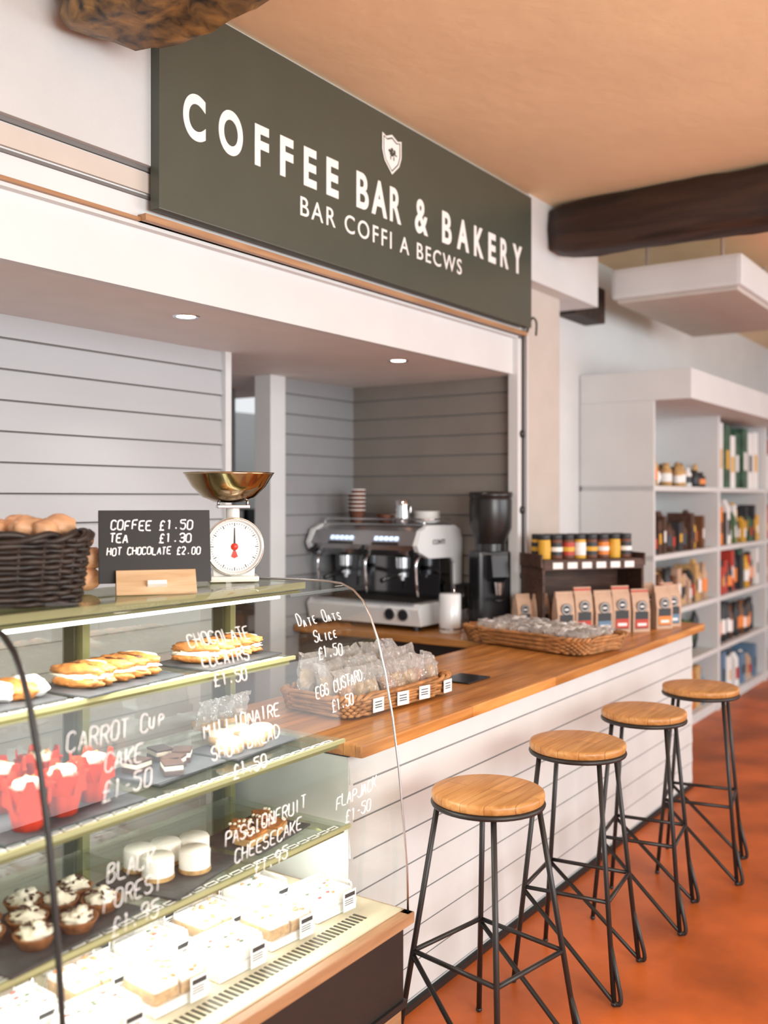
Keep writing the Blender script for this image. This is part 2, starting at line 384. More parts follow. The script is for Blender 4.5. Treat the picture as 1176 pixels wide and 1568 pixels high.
for word,xa,xb in (('COFFEE',2.335,3.20),('BAR',3.325,3.665),('&',3.78,3.892),('BAKERY',4.02,4.866)):
    tot=sum(GW[c] for c in word); gp=(xb-xa-tot)/max(1,len(word)-1); x=xa
    for c in word:
        text('sign_letter',c,(x+GW[c]/2-sx,-.0135,-.016),GW[c],.160 if c in 'CO&' else .153,LETTER,sgo,off=.024 if c in 'BR&' else .036); x+=GW[c]+gp
text('sign_sub_text','BAR COFFI A BECWS',(-.03,-.0135,-.178),1.25,.076,LETTER,sgo,off=.004,space=1.25)
# ---------------------------------------------------------------- counter
b=B('counter_base')
b.box((2.38,1.772,0),(5.74,1.83,.905),CBOARD); shiplap(b,(2.38,1.77),(5.74,1.77),.03,.90,.112,(0,-1),CBOARD,.010,.009,GROOVE2)
b.box((2.375,1.765,0),(2.40,2.36,.905),CBOARD); b.box((5.72,1.765,0),(5.745,2.36,.905),CBOARD)
b.box((2.38,2.33,0),(4.45,2.36,.905),CBOARD); b.box((2.38,1.752,0),(5.74,1.77,.02),BLACK)
b.done()
b=B('counter_worktop'); b.box((-1.72,-.34,-.04),(1.72,.34,0),CWOOD,.006); b.done((4.09,2.05,.95))
b=B('bench_worktop'); b.box((4.42,2.40,.91),(5.01,3.68,.95),CWOODY,.005); b.box((4.47,2.42,0),(5.0,3.68,.91),BLKPANEL); b.done()
# ---------------------------------------------------------------- stools
def stool(x,y,phi,H=.815,F=.28):
    b=B('bar_stool')
    b.lathe([(0,H-.03),(.160,H-.03),(.168,H-.026),(.170,H-.012),(.168,H-.003),(.160,H),(0,H)],(0,0,0),SEATW,48)
    b.tube([(.164*math.cos(t*math.pi/20),.164*math.sin(t*math.pi/20),H-.037) for t in range(40)],.0085,BLACK,8,True)
    r=.0088
    def at(k,z):
        a=phi+k*math.pi/2; f=.150+(F-.150)*(1-z/(H-.037)); return Vector((f*math.cos(a),f*math.sin(a),z))
    zf=.33
    for k in range(4):
        b.tube([at(k,H-.037),at(k,.4),at(k,.009)],r,BLACK,10)
        b.blob(at(k,.009),(.011,.011,.009),BLACK)
        b.tube([at(k,zf),at(k+1,zf)],r*.85,BLACK,8)
    for a,c in ((2,3),(1,0)):
        P=at(a,zf-.01); Q=at(c,.012); D=(Q-P).normalized(); Q2=Q+D*.05
        b.tube(rpath([P,Q2,at(c,.20)],.08,8),r*.9,BLACK,8)
    b.box((-.14,-.012,H-.044),(.14,.012,H-.036),BLACK); b.box((-.012,-.14,H-.044),(.012,.14,H-.036),BLACK)
    return b.done((x,y,0))
stool(2.60,1.41,rd(-55.5)); stool(3.265,1.41,rd(-38),.825,.25); stool(3.90,1.395,rd(-36),.825,.24); stool(4.52,1.35,rd(-34),.83,.24)
# ---------------------------------------------------------------- display case
CX0,CX1=.15,2.36
PF=[(.5,1.54),(.62,1.543),(.75,1.555),(.9,1.571),(1.05,1.593),(1.18,1.62),(1.28,1.648),(1.34,1.672),(1.385,1.70),(1.415,1.735),(1.432,1.78),(1.436,1.84),(1.436,1.93)]
def gy(z):
    for k in range(len(PF)-1):
        if PF[k][0]<=z<=PF[k+1][0]:
            t=(z-PF[k][0])/(PF[k+1][0]-PF[k][0]); return PF[k][1]+t*(PF[k+1][1]-PF[k][1])
    return PF[-1][1]
b=B('display_case')
i=b.mi(GLASS)
for xa,xb in ((CX0,1.176),(1.184,CX1)):
    A=[b.v((xa,y,z)) for z,y in PF]; C=[b.v((xb,y,z)) for z,y in PF]
    for k in range(len(PF)-1): b._f([A[k],C[k],C[k+1],A[k+1]],i,True)
b._f([b.v((CX1,y,z)) for z,y in PF]+[b.v((CX1,2.25,1.43)),b.v((CX1,2.25,.5))],i,False)
b.tube([(CX1,y,z) for z,y in PF]+[(CX1,2.25,1.43)],.0035,STEEL,6)
b.tube([(1.18,y-.001,z) for z,y in PF],.0065,BLACK,6)
b.tube([(1.187,y+.008,z) for z,y in PF],.005,STEEL,6)
b.box((CX0,1.935,1.405),(CX1-.005,2.25,1.43),SHELFG)
b.box((CX0,1.915,1.410),(CX1-.005,1.935,1.43),OLIVE2); b.box((CX0,2.25,1.385),(CX1-.005,2.275,1.43),OLIVE)
b.box((CX0,1.93,1.396),(CX1-.01,1.965,1.404),OLIVE)
b.cyl((CX0,2.0,1.380),(CX1-.03,2.0,1.380),.005,TUBE)
for x in (.3,1.2,1.75,2.33):
    b.box((x-.022,2.22,.5),(x+.022,2.27,1.40),DOLIVE,.003); b.box((x-.012,2.195,.5),(x+.012,2.222,1.40),OLIVE)
b.quad([(CX0,2.262,.5),(CX1-.01,2.262,.5),(CX1-.01,2.262,1.4),(CX0,2.262,1.4)],BACKP)
def shelf(z,yf):
    b.box((CX0,yf,z-.012),(CX1-.04,2.20,z-.002),SHELFG)
    b.box((CX0,yf-.005,z-.011),(CX1-.04,yf+.003,z),OLIVE2)
    b.box((CX0,yf+.02,z-.030),(CX1-.04,yf+.045,z-.013),OLIVE)
    x=CX0+.02
    while x<CX1-.1:
        b.box((x,yf+.008,z-.0015),(x+.035,yf+.010,z),PAPER); b.box((x,yf+.022,z-.0015),(x+.035,yf+.024,z),PAPER)
        b.box((x,yf+.008,z-.0015),(x+.002,yf+.024,z),PAPER); b.box((x+.035,yf+.008,z-.0015),(x+.037,yf+.024,z),PAPER)
        x+=.045
    for x in (.3,1.2,1.75,2.30):
        b.prism([(yf+.02,z-.013),(2.2,z-.013),(2.2,z-.06),(yf+.05,z-.03)],lambda u,v,w:(w,u,v),x-.004,x+.004,OLIVE)
shelf(1.206,1.93); shelf(.978,1.74); shelf(.73,1.72)
b.box((CX0,1.56,.47),(CX1-.005,2.27,.505),mk('deck_cream',(.64,.59,.43),.4))
x=CX0+.02
while x<CX1-.12:
    b.box((x,1.605,.505),(x+.008,1.65,.5065),DOLIVE); x+=.018
b.box((CX0,1.525,.468),(CX1+.012,1.562,.500),TRIMW,.004); b.box((CX1-.02,1.525,.468),(CX1+.012,2.27,.500),LWOOD,.004)
b.box((CX0,1.555,.24),(CX1,2.25,.47),BLKPANEL,.004); b.box((CX0,1.55,.462),(CX1+.004,1.57,.468),BLACK)
b.box((CX0,1.56,.0),(CX1-.005,2.24,.24),TRIMW); b.box((CX0,1.545,.225),(CX1+.004,1.57,.245),BLACK)
case=b.done()
def glass_text(name,lines,X,z,cw,ch,slant=.12,rise=0.0,r=.0014,lh=1.5):
    b=B(name); hand(b,lines,lambda x,zz:(x,gy(zz)-.0016,zz),X,z,cw,ch,r,lh,slant=slant,rise=rise); b.done(parent=case)
glass_text('price_text_eclairs',['CHOCOLATE','ECLAIRS','£1.50'],1.735,1.305,.0235,.028,lh=1.7)
glass_text('price_text_shortbread',['MILLIONAIRE','SHORTBREAD','£1.50'],1.75,1.10,.0245,.030,rise=.03,lh=1.75)
glass_text('price_text_carrot',['CARROT Cup','CAKE','£1-50'],1.38,1.145,.027,.036,.3,.03,lh=1.5,r=.0011)
glass_text('price_text_oats',['Date Oats','Slice','£1.50'],2.13,1.315,.022,.030,.2)
glass_text('price_text_custard',['EGG CUSTARD','£1.50'],2.14,1.15,.020,.030,rise=.08)
glass_text('price_text_flapjack',['FLAPJACK','£1-50'],2.15,.86,.024,.030,.25,.08,r=.0011)
glass_text('price_text_cheesecake',['PASSIONFRUIT','CHEESECAKE','£1.95'],1.79,.86,.025,.030,.2,.05,r=.0011)
glass_text('price_text_blackforest',['BLACK','FOREST','£1.95'],1.37,.88,.026,.034,.2,r=.0009)
# ---------------------------------------------------------------- food in the case
def slate(b,w,d): b.box((-w/2,-d/2,0),(w/2,d/2,.006),SLATE,.002)
def eclairs(name,x,y,z,n,rz):
    b=B(name); slate(b,.05*n+.10,.22)
    for k in range(n):
        cx=(k-(n-1)/2)*.054; r_=.15+random.uniform(-.2,.2)
        b.blob((cx,0,.022),(.025,.076,.016),PASTRY,amp=.25,sub=3,rz=r_); b.blob((cx,0,.034),(.022,.072,.012),CREAM,amp=.5,sub=3,rz=r_)
        b.blob((cx,0,.050),(.024,.078,.017),PASTRY,amp=.3,sub=3,rz=r_)
        b.blob((cx+.004,0,.062),(.010,.055,.006),CREAM if k%3==1 else CHOC,amp=.4,sub=2,rz=r_)
    return b.done((x,y,z),rz)
eclairs('chocolate_eclairs',1.70,2.045,1.206,5,.1); eclairs('cream_slices',2.13,2.065,1.206,5,.12)
b=B('paper_wrapped_pastries'); slate(b,.28,.20)
for k in range(5): b.blob((k*.05-.10,random.uniform(-.02,.02),.03),(.032,.07,.026),PASTRY if k%2 else PAPER,amp=.35,sub=3,rz=random.random()*.6)
b.done((1.36,2.05,1.207))
b=B('bagged_oat_slices')
for k in range(3):
    b.box((k*.07-.10,-.02,.005),(k*.07-.05,.05,.03),BISC,.004); b.pillow(Matrix.Translation((k*.07-.075,.01,.05))@Matrix.Rotation(.3,4,'X'),.09,.10,.025,CELLO)
b.done((2.22,2.12,.98))
def cupcake(x,y,z):
    b=B('red_cupcake')
    b.lathe([(0,0),(.030,0),(.036,.03),(.042,.065),(.049,.090),(.051,.093)],(0,0,0),REDP,48,ruf=.13,rn=7)
    for a in range(5):
        t=a*math.pi*.4+.4; b.prism([(-.026,.05),(.026,.05),(.008,.112),(-.008,.112)],lambda u,v,w:(math.cos(t)*(.038+w+v*.09)-math.sin(t)*u,math.sin(t)*(.038+w+v*.09)+math.cos(t)*u,v),0,.002,REDP)
    b.blob((0,0,.075),(.038,.038,.02),CRUST,amp=.2); b.blob((0,0,.090),(.032,.032,.018),CREAM,amp=.35,fr=3,sub=3)
    for k in range(5): b.blob((random.uniform(-.02,.02),random.uniform(-.02,.02),.106),(.004,.004,.003),LABO,sub=1)
    return b.done((x,y,z),random.random())
for x,y in ((1.50,1.86),(1.395,1.83),(1.29,1.81),(1.44,1.98),(1.33,1.96)): cupcake(x,y,.986)
simple('slate_tray',(1.20,1.76,.979),(1.58,2.06,.985),SLATE,.002)
b=B('chocolate_cream_slices'); slate(b,.26,.2)
for k,(x,y) in enumerate(((-.07,.03),(.0,-.03),(.07,-.0),(-.04,-.06),(.05,.06))):
    R=Matrix.Rotation(.3*k,3,'Z')
    b.box((x-.03,y-.025,.007),(x+.03,y+.025,.020),CHOC,.002,R); b.box((x-.029,y-.024,.020),(x+.029,y+.024,.032),CREAM,.003,R); b.box((x-.03,y-.025,.032),(x+.03,y+.025,.038),CHOC,.002,R)
b.done((1.79,1.93,.979),.1)
b=B('millionaire_shortbread'); slate(b,.28,.18)
for k,(x,y) in enumerate(((-.09,-.02),(.0,-.03),(.085,.0),(-.03,.055),(.05,.06))):
    b.lathe([(0,.007),(.036,.007),(.039,.02),(.037,.032),(0,.034)],(x,y,0),BISC,24); b.lathe([(.035,.031),(.036,.040),(.028,.046),(0,.047)],(x,y,0),CREAM,24)
b.done((2.08,1.92,.979),.1)
b=B('flapjack_slices'); slate(b,.27,.2)
for k,(x,y) in enumerate(((-.07,-.03),(.03,-.04),(-.02,.04),(.08,.03))):
    R=Matrix.Rotation(.25*k,3,'Z'); b.box((x-.042,y-.028,.007),(x+.042,y+.028,.026),BISC,.004,R); b.box((x-.040,y-.027,.026),(x+.040,y+.027,.034),PASTRY,.003,R)
    for q in range(8): b.blob((x+random.uniform(-.035,.035),y+random.uniform(-.02,.02),.036),(.007,.006,.005),CREAM,sub=1)
b.done((2.09,1.88,.731),.15)
b=B('mini_cheesecakes'); slate(b,.30,.24)
for x,y in ((-.06,.0),(.02,-.055),(.035,.045),(-.03,.08),(.1,.0)):
    b.lathe([(0,.007),(.040,.007),(.041,.014),(.040,.020),(.040,.058),(.036,.064),(0,.065)],(x,y,0),ICING,28); b.lathe([(.0408,.007),(.0418,.010),(.0412,.018)],(x,y,0),BISC,28)
b.done((1.76,1.87,.731),.2)
b=B('cream_tarts'); slate(b,.38,.26)
for x,y in ((.13,-.05),(.03,-.08),(-.07,-.06),(.08,.03),(-.02,.02),(-.12,.04),(.15,.06),(.04,.1),(-.08,.1)):
    b.lathe([(0,.007),(.032,.007),(.044,.030),(.046,.034),(.042,.034),(.034,.024),(0,.024)],(x,y,0),CRUST,26,ruf=.04,rn=13)
    b.blob((x,y,.034),(.033,.033,.016),CREAM,amp=.6,sub=3)
    for q in range(3): b.blob((x+random.uniform(-.012,.012),y+random.uniform(-.012,.012),.044+q*.004),(.014,.013,.009),CREAM,amp=.6)
    for q in range(14):
        a=random.random()*6.3; r=random.uniform(.005,.034); b.blob((x+r*math.cos(a),y+r*math.sin(a),.060-r*.55),(.010,.003,.003),CHOC,sub=1,rz=a)
b.done((1.36,1.86,.731),.1)
def cakebox(x,y,rz,kind):
    b=B('boxed_cake_slices')
    b.prism([(-.08,.0),(.08,.0),(.084,.022),(-.084,.022)],lambda u,v,w:(u,w,v),-.065,.065,PAPER)
    if kind==0:
        for k in range(2):
            b.box((-.074+k*.076,-.058,.012),(-.004+k*.076,.058,.050),BISC,.004); b.box((-.073+k*.076,-.057,.045),(-.005+k*.076,.057,.064),ICING,.008)
        for k in range(12): b.blob((-.06+.12*random.random(),-.05+.1*random.random(),.066),(.009,.006,.004),random.choice([LABO,BISC]),sub=1,rz=random.random()*3)
    else:
        b.box((-.074,-.058,.01),(.074,.058,.058),ICING,.012)
        for k in range(8): b.blob((-.06+.12*random.random(),-.05+.1*random.random(),.060),(.008,.005,.003),random.choice([LABR,LABO,GREEN]),sub=1)
    t=bmesh.new(); bmesh.ops.create_cube(t,size=1)
    for v in t.verts:
        f=.86 if v.co.z>0 else 1.0; v.co=Vector((v.co.x*.172*f,v.co.y*.138*f,.048+v.co.z*.058))
    bmesh.ops.bevel(t,geom=t.edges[:],offset=.008,segments=2,affect='EDGES'); b._merge(t,Matrix.Translation((0,0,0)),CLAM,False)
    b.box((.01,-.082,.006),(.062,-.0805,.062),PAPER); b.box((.015,-.0825,.045),(.057,-.0822,.056),LABD)
    for z in (.036,.030,.024): b.box((.015,-.0825,z),(.05,-.0822,z+.002),LABD)
    return b.done((x,y,.507),rz)
for k,(x,y) in enumerate(((1.22,1.745),(1.42,1.74),(1.62,1.745),(1.82,1.74),(2.02,1.745),(2.22,1.75),(1.13,1.90),(1.32,1.91),(1.52,1.90),(1.72,1.905),(1.92,1.90),(2.13,1.92),(1.6,2.07),(1.83,2.07),(1.38,2.08),(1.02,1.75),(2.05,2.08))):
    cakebox(x,y,random.uniform(-.08,.08)-.03,k%2)
# ---------------------------------------------------------------- wicker
def wick(b,a,c,z0,z1,rows,r,m,ne=4,flare=1.08,stakes=30):
    def P(t,z,o=0):
        an=2*math.pi*t; co,si=math.cos(an),math.sin(an); e=2/ne; f=1+(flare-1)*(z-z0)/(z1-z0)
        return Vector(((a*f+o)*math.copysign(abs(co)**e,co),(c*f+o)*math.copysign(abs(si)**e,si),z))
    N=stakes*4
    for k in range(rows):
        z=z0+(z1-z0)*(k+.5)/rows
        b.tube([P(i/N,z+.15*r*math.sin(i*1.3+k),r*.9*math.sin(math.pi*stakes*i/N+k*math.pi)) for i in range(N)],r,m,5,True)
    for i in range(stakes): b.tube([P(i/stakes,z0),P(i/stakes,z1)],r*.8,m,5)
    for q in (0,1):
        b.tube([P(i/N,z1+r*1.2*math.sin(i*.5+q*math.pi),r*1.2*math.cos(i*.5+q*math.pi)) for i in range(N)],r*1.15,m,5,True)
    b.box((-a*.93,-c*.93,z0),(a*.93,c*.93,z0+.006),m)
b=B('dark_wicker_basket'); wick(b,.20,.13,.005,.165,13,.0075,WICKD,3,1.12,26)
for k in range(18): b.blob((-.17+.34*((k*.37)%1),random.uniform(-.07,.09),.165+random.uniform(0,.03)),(.045,.032,.026),ROLL,amp=.25,fr=2,sub=3,rz=random.random()*3)
b.done((1.39,2.10,1.432),rd(-30))
b=B('bread_rolls')
for k in range(4): b.blob((k*.05-.08,random.uniform(-.01,.01),.035),(.04,.035,.033),ROLL,amp=.2,sub=3)
for k in range(4): b.blob((k*.048-.07,0,.09),(.04,.035,.032),ROLL,amp=.2,sub=3)
for k in range(3): b.blob((k*.048-.05,0,.14),(.038,.033,.03),ROLL,amp=.2,sub=3)
b.done((1.68,2.20,1.434),rd(-10))
b=B('pastry_wicker_basket'); wick(b,.295,.155,.008,.07,6,.0065,WICK,8,1.05,40)
for ix in range(8):
    for iy in range(3):
        x=-.25+ix*.071+random.uniform(-.01,.01); y=-.09+iy*.085; zz=.085+iy*.018
        T=Matrix.Translation((x,y,zz))@Matrix.Rotation(random.uniform(-.5,.5),4,'Z')@Matrix.Rotation(random.uniform(-.5,-.15),4,'X')@Matrix.Rotation(random.uniform(-.3,.3),4,'Y')
        b.M=T; b.box((-.028,-.012,-.045),(.028,.012,.02),BISC if (ix+iy)%3 else PASTRY,.006); b.M=Matrix.Identity(4)
        b.pillow(T,.088,.15,.03,CELLO)
for x in (-.17,-.03,.10,.25):
    R=Matrix.Rotation(random.uniform(-.15,.15),3,'Z'); b.box((x-.028,-.176,.015),(x+.028,-.173,.062),PAPER,0,R)
    for z in (.048,.038,.03): b.box((x-.02,-.178,z),(x+.015,-.1765,z+.003),LABD,0,R)
b.done((2.90,2.06,.951),rd(-3))
b=B('cookie_wicker_tray'); wick(b,.355,.185,.008,.075,7,.007,WICK,8,1.08,46)
for ix in range(9):
    for iy in range(5):
        x=-.30+ix*.075+random.uniform(-.01,.01); y=-.13+iy*.065; b.blob((x,y,.072),(.028,.025,.015),BISC if random.random()<.7 else CRUST,amp=.3)
        T=Matrix.Translation((x,y,.083))@Matrix.Rotation(random.random()*3,4,'Z')@Matrix.Rotation(1.3+random.uniform(-.3,.3),4,'X')
        b.pillow(T,.078,.098,.027,CELLO,6)
        if random.random()<.5: b.box((x-.016,y-.014,.110),(x+.016,y+.014,.112),PAPER,0,Matrix.Rotation(random.uniform(-.5,.5),3,'X'))
b.done((4.50,2.13,.951),rd(77))
simple('card_reader_mat',(3.38,1.92,.951),(3.56,2.06,.957),BLKPL,.002)
# ---------------------------------------------------------------- menu chalkboard
b=B('menu_chalkboard')
tl=rd(12)
b.M=Matrix.Translation((0,.012,.125))@Matrix.Rotation(-tl,4,'X')
b.box((-.150,-.004,-.100),(.150,.004,.100),CHALKB,.002)
def mt(t,x,z,cw,ch,r=.0023): hand(b,[t],lambda u,v:(u,-.005,v),x,z,cw,ch,r,left=True,slant=.1)
mt('COFFEE £1.50',-.118,.058,.0185,.026); mt('TEA',-.122,.022,.0178,.024); mt('£1.30',.010,.022,.018,.024); mt('HOT CHOCOLATE £2.00',-.128,-.014,.0132,.020,.0020)
b.M=Matrix.Identity(4)
b.prism([(-.065,0),(.03,0),(.03,.03),(.0,.062),(-.022,.062)],lambda u,v,w:(w,u,v),-.105,.105,LWOOD)
b.box((-.025,-.063,.022),(.025,-.046,.034),PAPER,0,Matrix.Rotation(-.6,3,'X'))
mb=b.done((1.85,2.03,1.432),rd(-38))
# ---------------------------------------------------------------- kitchen scale
b=B('kitchen_scale')
b.box((-.075,-.07,0),(.075,.08,.018),ENAM,.008)
b.prism([(-.062,.018),(.062,.018),(.068,.10),(.055,.16),(.03,.175),(-.03,.175),(-.055,.16),(-.068,.10)],lambda u,v,w:(u,w,v),-.045,.06,ENAM)
T=Matrix.Rotation(math.pi/2,4,'X')
b.lathe([(0,.0),(.084,.0),(.090,.004),(.090,.016),(.084,.022),(.080,.020),(.079,.016),(0,.016)],(0,-.045,.108),ENAM,48,T)
b.lathe([(0,.0165),(.077,.0165)],(0,-.045,.108),PAPER,48,T)
b.lathe([(.079,.016),(.084,.0235),(.088,.018)],(0,-.045,.108),CHROME,48,T)
for k in range(60):
    a=2*math.pi*k/60; L=.010 if k%5==0 else .005; c,s_=math.cos(a),math.sin(a); r0=.073
    b.tube([(c*r0,-.062,.108+s_*r0),(c*(r0-L),-.062,.108+s_*(r0-L))],.0006 if k%5 else .001,LABD,4)
b.prism([(-.003,-.012),(.003,-.012),(.010,-.03),(.0,-.035),(-.010,-.03)],lambda u,v,w:(u,w,.108+v),-.0645,-.063,REDM)
b.prism([(-.003,-.012),(.003,-.012),(.001,.058),(-.001,.058)],lambda u,v,w:(u,w,.108+v),-.0645,-.063,LABD)
b.lathe([(0,.020),(.010,.020),(.011,.018)],(0,-.045,.108),REDM,16,T)
b.cyl((0,.01,.175),(0,.01,.235),.022,ENAM); b.box((-.05,-.03,.225),(.05,.05,.235),STEEL,.003)
for x in (-.045,.045): b.tube([(x,.0,.232),(x,.0,.25)],.005,STEEL)
b.lathe([(0,.242),(.045,.244),(.085,.262),(.118,.298),(.136,.332),(.142,.336),(.137,.329),(.115,.293),(.08,.258),(.04,.249),(0,.248)],(-.012,.01,0),BRASS,48)
b.done((2.25,2.12,1.432),rd(-42))
# ---------------------------------------------------------------- coffee machine
b=B('espresso_machine')
L0,L1=-.39,.39
base=[(-.21,.03),(.22,.03),(.22,.14),(.10,.15),(-.20,.15),(-.235,.12)]
f=lambda u,v,w:(u,w,v)
b.prism(base,f,L0,L1,MWHITE); 
for x in (-.16,.17):
    for y in (-.33,.33): b.cyl((x,y,0),(x,y,.03),.022,BLKPL)
b.box((-.225,L0+.04,.148),(.02,L1-.04,.158),STEEL,.002)
for k in range(26): b.box((-.215,L0+.06+k*.0255,.158),(.0,L0+.066+k*.0255,.162),BLACK)
b.box((.02,L0+.015,.15),(.20,L1-.015,.42),MIRR,.004)
head=[(-.215,.445),(-.235,.475),(-.19,.545),(-.12,.572),(.20,.560),(.235,.52),(.225,.40),(.10,.395),(-.12,.405)]
b.prism(head,f,L0+.02,L1-.02,STEEL)
for y0,y1 in ((L0,L0+.03),(L1-.03,L1)):
    hp=[(-.225,.44),(-.245,.475),(-.20,.555),(-.12,.585),(.16,.580),(.225,.555),(.245,.50),(.24,.15),(.17,.15),(.16,.36),(.13,.395),(-.12,.400)]
    b.prism(hp,f,y0,y1,MWHITE)
b.prism([(-.238,.470),(-.189,.548),(-.194,.551),(-.243,.473)],f,L0+.03,L1-.03,STEEL)
for yc in (-.17,.14):
    for k in range(5):
        y=yc+(k-2)*.034; b.prism([(-.229,.500),(-.217,.520),(-.220,.522),(-.232,.502)],f,y-.011,y+.011,BTN)
    b.prism([(-.2405,.474),(-.232,.488),(-.2335,.489),(-.242,.475)],f,yc-.09,yc+.09,BLKPL)
for yc in (-.2,.2):
    b.cyl((-.10,yc,.40),(-.10,yc,.34),.042,CHROME); b.cyl((-.10,yc,.34),(-.10,yc,.315),.036,BLKPL); b.cyl((-.10,yc,.315),(-.10,yc,.29),.034,CHROME)
    b.tube(rpath([(-.13,yc,.305),(-.20,yc,.30),(-.30,yc+.01,.28)],.03),.014,BLKPL,10); b.cyl((-.10,yc,.29),(-.10,yc,.27),.012,CHROME)
for yc in (-.345,.0,.345):
    b.tube(rpath([(-.12,yc,.42),(-.19,yc,.39),(-.185,yc,.30),(-.17,yc,.19)],.04),.0085,CHROME,8)
    b.cyl((-.235,yc,.43),(-.20,yc,.44),.02,BLKPL)
for yc in (-.29,-.20):
    b.cyl((-.236,yc,.09),(-.22,yc,.09),.034,CHROME); b.cyl((-.240,yc,.09),(-.236,yc,.09),.027,BLKPL)
b.box((-.10,L0+.05,.58),(.18,L1-.05,.588),STEEL)
b.tube(rpath([(-.11,L0+.04,.57),(-.11,L0+.04,.615),(-.11,L1-.04,.615),(-.11,L1-.04,.57)],.02),.005,CHROME)
b.tube(rpath([(-.11,L0+.04,.615),(.19,L0+.04,.615),(.19,L1-.04,.615)],.02),.005,CHROME)
em=b.done((4.75,3.27,.951))
text('machine_label','CONTI',(-.02,L0-.002,.49),.13,.028,LABD,em,off=.01)
b=B('portafilter_handles')
for k in range(4):
    x=(k-1.5)*.035; b.tube([(x,0,.10),(x,0,.24)],.011,BLKPL,10); b.cyl((x,0,.0),(x,0,.10),.006,CHROME)
b.box((-.08,-.01,.235),(.08,.01,.25),CHROME); b.tube([(-.075,0,.24),(-.075,0,0)],.006,CHROME); b.tube([(.075,0,.24),(.075,0,0)],.006,CHROME); b.box((-.09,-.03,0),(.09,.03,.01),STEEL)
b.done((4.87,2.815,.951))
def cups(x,y,z,n,cs):
    b=B('paper_cup_stack')
    for k in range(n):
        b.lathe([(.028,k*.024),(.040,k*.024+.070),(.043,k*.024+.073)],(0,0,0),cs[k%len(cs)],24); b.lathe([(.043,k*.024+.073),(.0445,k*.024+.076),(.043,k*.024+.079),(.038,k*.024+.078)],(0,0,0),PAPER,24)
    b.done((x,y,z))
cups(4.70,3.42,1.541,6,[CUPB]); cups(4.79,3.51,1.541,5,[CUPB])
b=B('milk_jug'); b.lathe([(0,0),(.045,0),(.049,.03),(.041,.10),(.045,.135),(.043,.135),(.039,.10)],(0,0,0),CHROME,28)
b.tube(rpath([(.041,0,.115),(.085,0,.11),(.08,0,.03),(.047,0,.03)],.02),.005,CHROME); b.done((4.74,3.13,1.541))
b=B('saucer_stack')
for k in range(6): b.lathe([(0,k*.011),(.04,k*.011),(.075,k*.011+.014),(.076,k*.011+.016),(.04,k*.011+.006)],(0,0,0),PAPER,28)
b.done((4.80,3.0,1.541))
b=B('coffee_cups')
for k,(x,y) in enumerate(((0,0),(.09,0),(.09,.09))): b.lathe([(0,0),(.025,0),(.038,.04),(.04,.05),(.037,.05),(.024,.008),(0,.008)],(x,y,0),[CUPB,PAPER,CUPB][k%3],24)
b.done((4.74,3.24,1.541))
b=B('paper_towel_canister'); b.lathe([(0,0),(.058,0),(.06,.005),(.06,.21),(.055,.215),(0,.215)],(0,0,0),MWHITE,36); b.lathe([(.0605,.02),(.0605,.03)],(0,0,0),STEEL,36); b.done((4.62,2.74,.951))
b=B('coffee_grinder')
b.box((-.105,-.13,0),(.105,.10,.03),BLKPL,.01); b.box((-.10,-.05,.03),(.10,.10,.44),BLKPL,.02)
b.prism([(-.12,.30),(-.05,.27),(-.05,.42),(-.10,.42)],lambda u,v,w:(w,u,v),-.05,.05,BLKPL)
b.cyl((0,-.09,.27),(0,-.09,.20),.03,CHROME,.02); b.tube([(-.035,-.11,.17),(.035,-.11,.17)],.008,BLKPL)
b.cyl((0,.01,.44),(0,.01,.48),.09,BLKPL)
HOP=mk('smoked_hopper',(.012,.011,.011),.3)
b.lathe([(.085,.48),(.095,.51),(.118,.57),(.120,.72),(.117,.74),(.122,.745),(.122,.77),(.0,.775)],(0,.01,0),HOP,36)
b.box((-.03,-.053,.34),(.03,-.05,.38),BTN)
b.done((4.89,2.63,.951),rd(-35))
# ---------------------------------------------------------------- crate shelf with jars and coffee bags
ang=math.atan2(1.90-2.28,5.42-4.9)
b=B('wooden_crate_shelf')
W=.32; D=.26; KX,KY=5.18,2.21
for x in (-W,W-.015): b.box((x,-D/2,0),(x+.015,D/2,.40),CRATEW,.002)
b.box((-W,-D/2,.385),(W,D/2,.40),CRATEW,.002); b.box((-W,D/2-.012,0),(W,D/2,.39),CRATEW); b.box((-W,-D/2,.0),(W,D/2,.012),CRATEW)
b.box((-W+.01,-D/2-.004,.345),(W-.01,-D/2+.006,.39),CRATEW)
for k in range(6): b.box((-.26+k*.09,-D/2-.008,.352),(-.20+k*.09,-D/2-.005,.386),PAPER)
b.box((-W-.01,-D/2,.36),(-W,D/2,.43),CRATEW); b.box((W,-D/2,.36),(W+.01,D/2,.43),CRATEW)
cr=b.done((KX,KY,.951),ang)
b=B('honey_jars'); n=8; dx=.074; h=.135; r=.033
cols=[LABY,LABD,LABR,PAPER,LABD,LABO]
for k in range(n):
    for row in (0,1):
        x=(k-(n-1)/2)*dx; y=row*.08; c=cols[(k+row)%len(cols)]
        b.lathe([(0,0),(r,0),(r+.001,.004),(r,.75*h),(r*.9,.80*h)],(x,y,0),CUPB if k%3 else LABY,20)
        b.lathe([(r+.0012,.14*h),(r+.0014,.66*h)],(x,y,0),c,20); b.lathe([(r+.002,.30*h),(r+.0022,.48*h)],(x,y,0),PAPER if k%2 else LABY,20)
        b.lathe([(r*.95,.78*h),(r*1.0,.80*h),(r*1.0,.985*h),(r*.95,h),(0,h)],(x,y,0),LABD,20)
b.done((KX-.02,KY-.03,1.352),ang)
